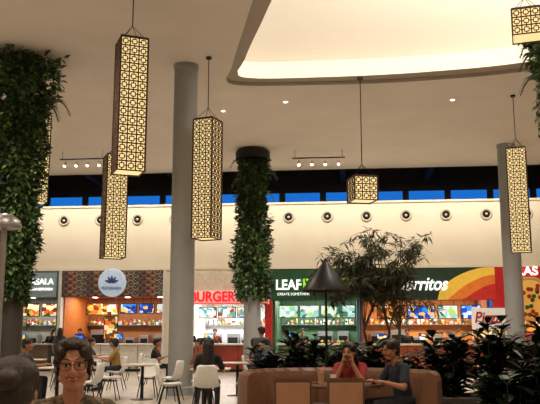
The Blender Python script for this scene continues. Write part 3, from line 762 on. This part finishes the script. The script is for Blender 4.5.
def person(name,x,y,rot,pose='sit',wr=None,pole=None,lean=0,head=(0,0,0),skin=SKIN,shirt=None,pants=None,hairm=HAIRB,hair='short',sleeve='short',voxel=.009,s=1.0,glasses=False,smile=False,female=False,hd=None):
    E=empty(name,TR(x,y,0,math.radians(rot),s)); B=Body()
    sit=pose=='sit'; pz=.555 if sit else .93
    sw=.165 if female else .185
    pel=V((0,0,pz)); Rl=Matrix.Rotation(math.radians(lean),3,'X')
    up=lambda v: pel+Rl@V(v)
    R4=Rl.to_4x4()
    B.e(pel+V((0,.0,.0)),(.165,.125,.115),2)
    B.e(up((0,.0,.13)),(.14 if female else .155,.105,.15),1,R4)
    B.e(up((0,.0,.28)),(.152 if female else .172,.108,.16),1,R4)
    for sx in (-1,1): B.cap(up((sx*.06,.0,.07)),up((sx*(.07 if female else .085),.005,.36)),.078,.078,1)
    B.cap(up((0,-.01,.06)),up((0,.0,.34)),.105,.1,1)
    if female:
        for sx in (-1,1): B.e(up((sx*.066,-.07,.27)),(.064,.056,.064),1,R4)
    B.cap(up((-sw+.02,.01,.405)),up((sw-.02,.01,.405)),.058,.058,1)
    for sx in (-1,1): B.cap(up((sx*.04,.012,.435)),up((sx*.13,.012,.41)),.05,.052,1)
    nb=up((0,.005,.45)); hc=up((0,-.03,.628)) 
    Hd=Matrix.Translation(hc)@Euler((math.radians(head[0]),math.radians(head[2]),math.radians(head[1])),'XYZ').to_matrix().to_4x4()@Matrix.Scale(1.04,4)
    hp=lambda *v: Hd@V(v)
    B.cap(nb,hp(0,.02,-.07),.056,.049,0)
    for i,sx in enumerate((-1,1)):
        sh=up((sx*sw,.01,.4))
        if wr: t=V(wr[i])
        elif sit: t=V((sx*.13,-.33,.66))
        else: t=V((sx*.25,-.06,.84))
        po=V(pole[i]) if pole else V((sx*.5,.5,-.6))
        el,w=ik(sh,t,.28,.245,po)
        if sleeve=='long': B.cap(sh,el,.058,.046,1); B.cap(el,w.lerp(el,.08),.045,.033,1)
        else:
            m=sh.lerp(el,.72); B.cap(sh,m,.06,.055,1); B.cap(m,el,.042,.038,0); B.cap(el,w,.038,.026,0)
        B.cap(w.lerp(el,.1),w,.026,.025,0)
        d=(w-el).normalized()
        if hd: d=V(hd[i]).normalized()
        nrm=V((0,0,-1)) if abs(d.z)<.8 else V((-sx,0,0))
        hand(B,w,d,nrm,1 if sx>0 else -1,.35 if not hd else .5)
    for sx in (-1,1):
        if sit:
            hip=V((sx*.085,-.02,pz-.025)); kn=V((sx*.115,-.43,.52)); an=V((sx*.12,-.41,.1)); toe=V((sx*.135,-.56,.045))
        else:
            hip=V((sx*.088,0,.88)); kn=V((sx*.1,-.02 if sx>0 else -.05,.5)); an=V((sx*.105,.02 if sx>0 else .0,.09)); toe=V((sx*.125,-.13,.045))
        B.cap(hip,kn,.087,.06,2); B.cap(kn,kn.lerp(an,.35),.06,.056,2); B.cap(kn.lerp(an,.3),an+V((0,0,.03)),.056,.046,2)
        B.cap(an,an+V((0,0,-.035)),.042,.044,3); B.cap(an+V((0,.02,-.05)),toe,.04,.035,3); B.cap(an+V((0,.03,-.055)),an+V((0,.0,-.05)),.04,.04,3)
    HR=Hd.to_3x3().to_4x4()
    def he(c,r,lab): B.e(hp(*c),r,lab,HR)
    he((0,.018,.03),(.075,.093,.086),0); he((0,-.02,-.022),(.064,.066,.08),0); he((0,-.056,-.088),(.026,.024,.02),0)
    for sx in (-1,1):
        B.cap(hp(sx*.052,.0,-.055),hp(sx*.018,-.056,-.092),.02,.019,0)
        he((sx*.036,-.058,-.03),(.027,.025,.024),0); he((sx*.012,-.095,-.031),(.009,.01,.008),0)
        he((sx*.077,.012,-.008),(.010,.019,.031),0)
        B.cap(hp(sx*.012,-.080,.027),hp(sx*.045,-.068,.029),.011,.009,0)
    B.cap(hp(0,-.082,.016),hp(0,-.103,-.024),.0075,.0115,0)
    B.cap(hp(0,-.074,-.05),hp(0,-.074,-.068),.016,.016,0)
    if smile:
        for sx in (-1,1):
            B.cap(hp(sx*.029,-.0755,-.049),hp(0,-.0885,-.0535),.0042,.0052,4)
            B.cap(hp(sx*.027,-.0755,-.052),hp(0,-.087,-.0685),.0042,.0062,4)
    else:
        B.cap(hp(-.022,-.078,-.058),hp(0,-.088,-.056),.0045,.0055,4); B.cap(hp(.022,-.078,-.058),hp(0,-.088,-.056),.0045,.0055,4)
        B.cap(hp(-.016,-.081,-.064),hp(.016,-.081,-.064),.006,.006,4)
    co,fs=remesh(B.b,voxel,3)
    sm=shirt or mat('shirt_grey',(90,90,92),.8); pm=pants or mat('trousers_dark',(36,38,46),.85)
    labs=B.label(co,fs)
    o=bpy.data.objects.new('body',mk_mesh('body',co,fs,[skin,sm,pm,SHOE,LIP],labs)); sc.collection.objects.link(o); o.parent=E
    b=MB()
    for sx in (-1,1):
        b.sph(Matrix.Translation(hp(sx*.031,-.0715,.005))@HR@Matrix.Diagonal((.0145,.0135,.0068,1)),0,14,10)
        b.sph(Matrix.Translation(hp(sx*.031,-.0812,.005))@HR@Matrix.Diagonal((.0062,.0045,.0062,1)),1,12,8)
        b.tube([hp(sx*.014,-.0885,.031),hp(sx*.032,-.085,.037),hp(sx*.05,-.073,.032)],[.002,.003,.0015],2,6)
        b.tube([hp(sx*.016,-.081,.0095),hp(sx*.031,-.086,.0135),hp(sx*.047,-.076,.009)],[.0012,.002,.0012],2,6)
    if smile: b.sph(Matrix.Translation(hp(0,-.0815,-.0565))@HR@Matrix.Diagonal((.021,.008,.006,1)),3,14,8)
    b.obj('face_features',[EYEW,EYEI,hairm,TEETH],E,smooth=True)
    if glasses:
        b=MB()
        for sx in (-1,1):
            pts=[]
            for k in range(25):
                a=2*math.pi*k/24; cx,cz=math.cos(a),math.sin(a)
                px_=abs(cx)**.6*math.copysign(1,cx)*.026; pz_=abs(cz)**.6*math.copysign(1,cz)*.0175
                pts.append(hp(sx*.033+px_,-.100+.35*abs(sx*.033+px_)**1.3,.002+pz_))
            b.tube(pts,.0018,0,6)
            b.tube([hp(sx*.059,-.092,.01),hp(sx*.074,-.06,.01),hp(sx*.08,.015,.008)],.002,0,6)
        b.tube([hp(-.008,-.100,.007),hp(0,-.103,.01),hp(.008,-.100,.007)],.002,0,6)
        b.obj('eyeglasses',M_black,E,smooth=True)
    Hh=Body()
    def hh(c,r): Hh.e(hp(*c),r,0,HR)
    hh((0,.032,.05),(.084,.096,.084)); hh((0,.05,.0),(.08,.078,.08))
    for sx in (-1,1): hh((sx*.055,-.005,.06),(.035,.075,.05)); hh((sx*.071,.015,.028),(.016,.035,.04))
    if hair=='short': hh((0,-.03,.098),(.06,.05,.026))
    if hair=='bun':
        hh((0,.125,.04),(.045,.042,.042)); hh((0,-.02,.1),(.065,.06,.03)); hh((0,.07,-.03),(.065,.055,.05))
        for sx in (-1,1): hh((sx*.075,.0,.02),(.017,.03,.045))
    if hair=='bob':
        hh((0,.0,.098),(.076,.078,.032))
        for k in range(9):
            t=k/8; Hh.cap(hp(-.03+.01*t,-.055+.09*t,.108-.01*t),hp(-.082,-.02+.09*t,.02),.017,.013,0)
            Hh.cap(hp(-.03+.01*t,-.055+.09*t,.108-.01*t),hp(.05,-.05+.08*t,.09),.017,.018,0); Hh.cap(hp(.05,-.05+.08*t,.09),hp(.083,-.015+.08*t,.015),.018,.013,0)
        for sx in (-1,1): hh((sx*.074,.03,.0),(.016,.04,.06)); hh((sx*.062,.05,-.04),(.022,.04,.04))
        hh((0,.07,-.04),(.06,.05,.06))
    if hair=='long':
        hh((0,-.01,.095),(.07,.07,.035)); 
        for sx in (-1,1): Hh.cap(hp(sx*.07,.03,.03),hp(sx*.075,.06,-.14),.03,.028,0)
        Hh.cap(hp(0,.08,.0),hp(0,.115,-.28),.07,.045,0); Hh.cap(hp(-.05,.07,-.02),hp(-.05,.1,-.24),.045,.03,0); Hh.cap(hp(.05,.07,-.02),hp(.05,.1,-.24),.045,.03,0)
    co,fs=remesh(Hh.b,min(voxel,.008),1)
    c0=np.array(hc[:]); dv=co-c0; ang=np.arctan2(dv[:,0],dv[:,1]); 
    sc_=1+.010*np.sin(ang*34+dv[:,2]*30)+.007*np.sin(ang*61-dv[:,2]*50)
    co=c0+dv*sc_[:,None]
    o=bpy.data.objects.new('hair',mk_mesh('hair',co,fs,[hairm])); sc.collection.objects.link(o); o.parent=E
    return E
olive=mat_cells('printed_blouse',[(96,84,62),(66,60,46),(130,114,92),(84,76,56)],(40,40,40),0,.8)
black_sh=mat('black_tshirt',(24,24,28),.85); navy=mat('navy_shirt',(26,34,52),.85); red_sh=mat('red_top',(140,34,34),.85); grey_sh=mat('grey_shirt',(70,74,80),.85)
person('seated_woman_with_glasses',-.98,4.0,8,'sit',wr=[(-.12,-.36,.80),(.12,-.36,.80)],lean=4,head=(2,4,-3),skin=SKIN,shirt=olive,hairm=HAIRM,hair='bob',voxel=.0042,glasses=True,smile=True,female=True,sleeve='long',s=.99)
person('seated_woman_from_behind',-.93,2.8,176,'sit',wr=[(-.14,-.36,.80),(.14,-.36,.80)],lean=6,head=(4,12,4),skin=SKIN,shirt=mat('cream_top',(168,150,128),.8),hairm=HAIRM,hair='bun',voxel=.006,female=True,s=.94)
shell_chair(-.98,4.02,8); shell_chair(-.93,2.78,176)
table(-1.0,3.4)
person('seated_man',1.64,9.75,-72,'sit',wr=[(-.05,-.40,.785),(.2,-.38,.785)],lean=14,head=(10,10,0),skin=SKIN2,shirt=navy,hairm=HAIRB,hair='short',voxel=.007,pole=[(-.6,.2,-.6),(.6,.2,-.6)])
person('seated_woman_leaning_on_table',1.1,10.68,-14,'sit',wr=[(-.06,-.42,.97),(.07,-.42,.97)],lean=24,head=(8,-12,0),skin=SKIN,shirt=red_sh,hairm=HAIRB,hair='long',voxel=.007,female=True,pole=[(-.3,-.4,-1),(.3,-.4,-1)],hd=[(.1,.1,1),(-.1,.1,1)])
sitw=[(-.16,-.4,.79),(.16,-.4,.79)]
person('seated_woman_long_hair',-1.1,14.08,176,'sit',wr=sitw,lean=8,head=(4,0,0),shirt=black_sh,hair='long',voxel=.009,female=True)
person('seated_diner',-1.3,15.67,4,'sit',wr=sitw,lean=8,head=(8,0,0),shirt=mat('brown_top',(96,64,50),.85),hair='bob',voxel=.01,female=True,skin=SKIN2)
person('standing_man',-.2,19.6,-150,'stand',shirt=grey_sh,voxel=.011,s=.94,head=(6,0,0),skin=SKIN2)
dn=lambda x,y,r,sh,h='short',f=False,sk=SKIN: person('seated_diner',x,y,r,'sit',wr=sitw,lean=7,shirt=sh,voxel=.012,hair=h,female=f,skin=sk)
dn(-5.3,20.3,90,black_sh); dn(-.5,21.5,95,navy,'bob'); dn(.9,21.5,-85,grey_sh,'short',False,SKIN2); dn(-1.9,22.5,-90,red_sh,'long',True)
dn(-7.1,21.2,95,navy); dn(-.05,18.4,-90,mat('teal_shirt',(50,84,88),.85)); dn(-5.6,24.5,90,grey_sh,'long',True); dn(-3.9,20.3,-88,mat('mustard_top',(150,116,60),.85),'bob',True,SKIN2); dn(-3.3,22.5,92,black_sh,'short',False,SKIN2)
dn(-4.8,15.4,85,mat('slate_top',(58,62,74),.85),'short',False,SKIN2)
def at(name,u,yy,rot,shirt,**k):
    p=wpt(u,yy,0); person(name,p.x,p.y,rot-5.9,'stand',shirt=shirt,voxel=.013,**k)
at('stall_worker',-9.35,1.3,0,black_sh,wr=[(-.15,-.3,1.05),(.15,-.3,1.05)]); at('stall_worker',-8.1,1.2,10,black_sh,wr=[(-.15,-.3,1.05),(.15,-.3,1.05)])
at('queueing_customer',-9.75,-1.3,170,black_sh); at('stall_worker',-2.4,1.3,0,mat('maroon_shirt',(90,36,34),.85)); at('stall_worker',1.2,1.3,0,black_sh); at('stall_worker',5.4,1.3,0,black_sh)
at('queueing_customer',-7.9,-1.6,190,grey_sh,hair='long',female=True); at('queueing_customer',-2.9,-1.4,170,navy)

# ---------------------------------------------------------------- lights
def area(name,M,sx,sy,e,col,spread=180):
    l=bpy.data.lights.new(name,'AREA'); l.shape='RECTANGLE'; l.size=sx; l.size_y=sy; l.energy=e; l.color=col; l.spread=math.radians(spread)
    o=bpy.data.objects.new(name,l); sc.collection.objects.link(o); o.matrix_world=M; return o
area('wall_wash_light',WM@Matrix.Translation((0,-1.8,7.9))@Matrix.Rotation(math.radians(38),4,'X'),22,.15,330,(1,.9,.75),110)
area('cove_light',Matrix.Translation((4.6,14.5,8.6))@Matrix.Rotation(math.pi,4,'X'),6.5,6,380,(1,.92,.8))
for k,(x,y) in enumerate(((-5,2),(1,1),(-6,8.5),(7,3),(-1,5))):  # glowing panels added out of view as fill light
    b=MB(); b.box(-1.2,1.2,-.6,.6,7.93,7.99,0); b.box(-1.12,1.12,-.52,.52,7.92,7.93,1)
    b.obj('added_fill_panel',[M_white,mat('fill_panel_glow',(255,240,215),em=18,ecol=(255,230,202))],M=Matrix.Translation((x,y,0)))
for k,(x,y,e) in enumerate(((-5,14,130),(-5,24,150),(2,24,170),(6,22,140),(-9,18,150),(3,11,70))):
    l=bpy.data.lights.new('downlight','SPOT'); l.energy=e*9; l.spot_size=math.radians(125); l.spot_blend=.8; l.shadow_soft_size=.12; l.color=(1,.9,.77)
    o=bpy.data.objects.new('downlight',l); sc.collection.objects.link(o); o.location=(x,y,7.9 if k<5 else 8.6)

w=bpy.data.worlds.new('dusk'); sc.world=w; w.use_nodes=True
bg=w.node_tree.nodes['Background']; bg.inputs['Color'].default_value=lin((28,110,205))+(1,); bg.inputs['Strength'].default_value=1.0

cam=bpy.data.cameras.new('camera'); cam.sensor_width=36; cam.lens=52; cam.clip_end=200
co=bpy.data.objects.new('camera',cam); sc.collection.objects.link(co)
co.location=(0,0,1.3); co.rotation_euler=(math.radians(99.9),0,0); sc.camera=co
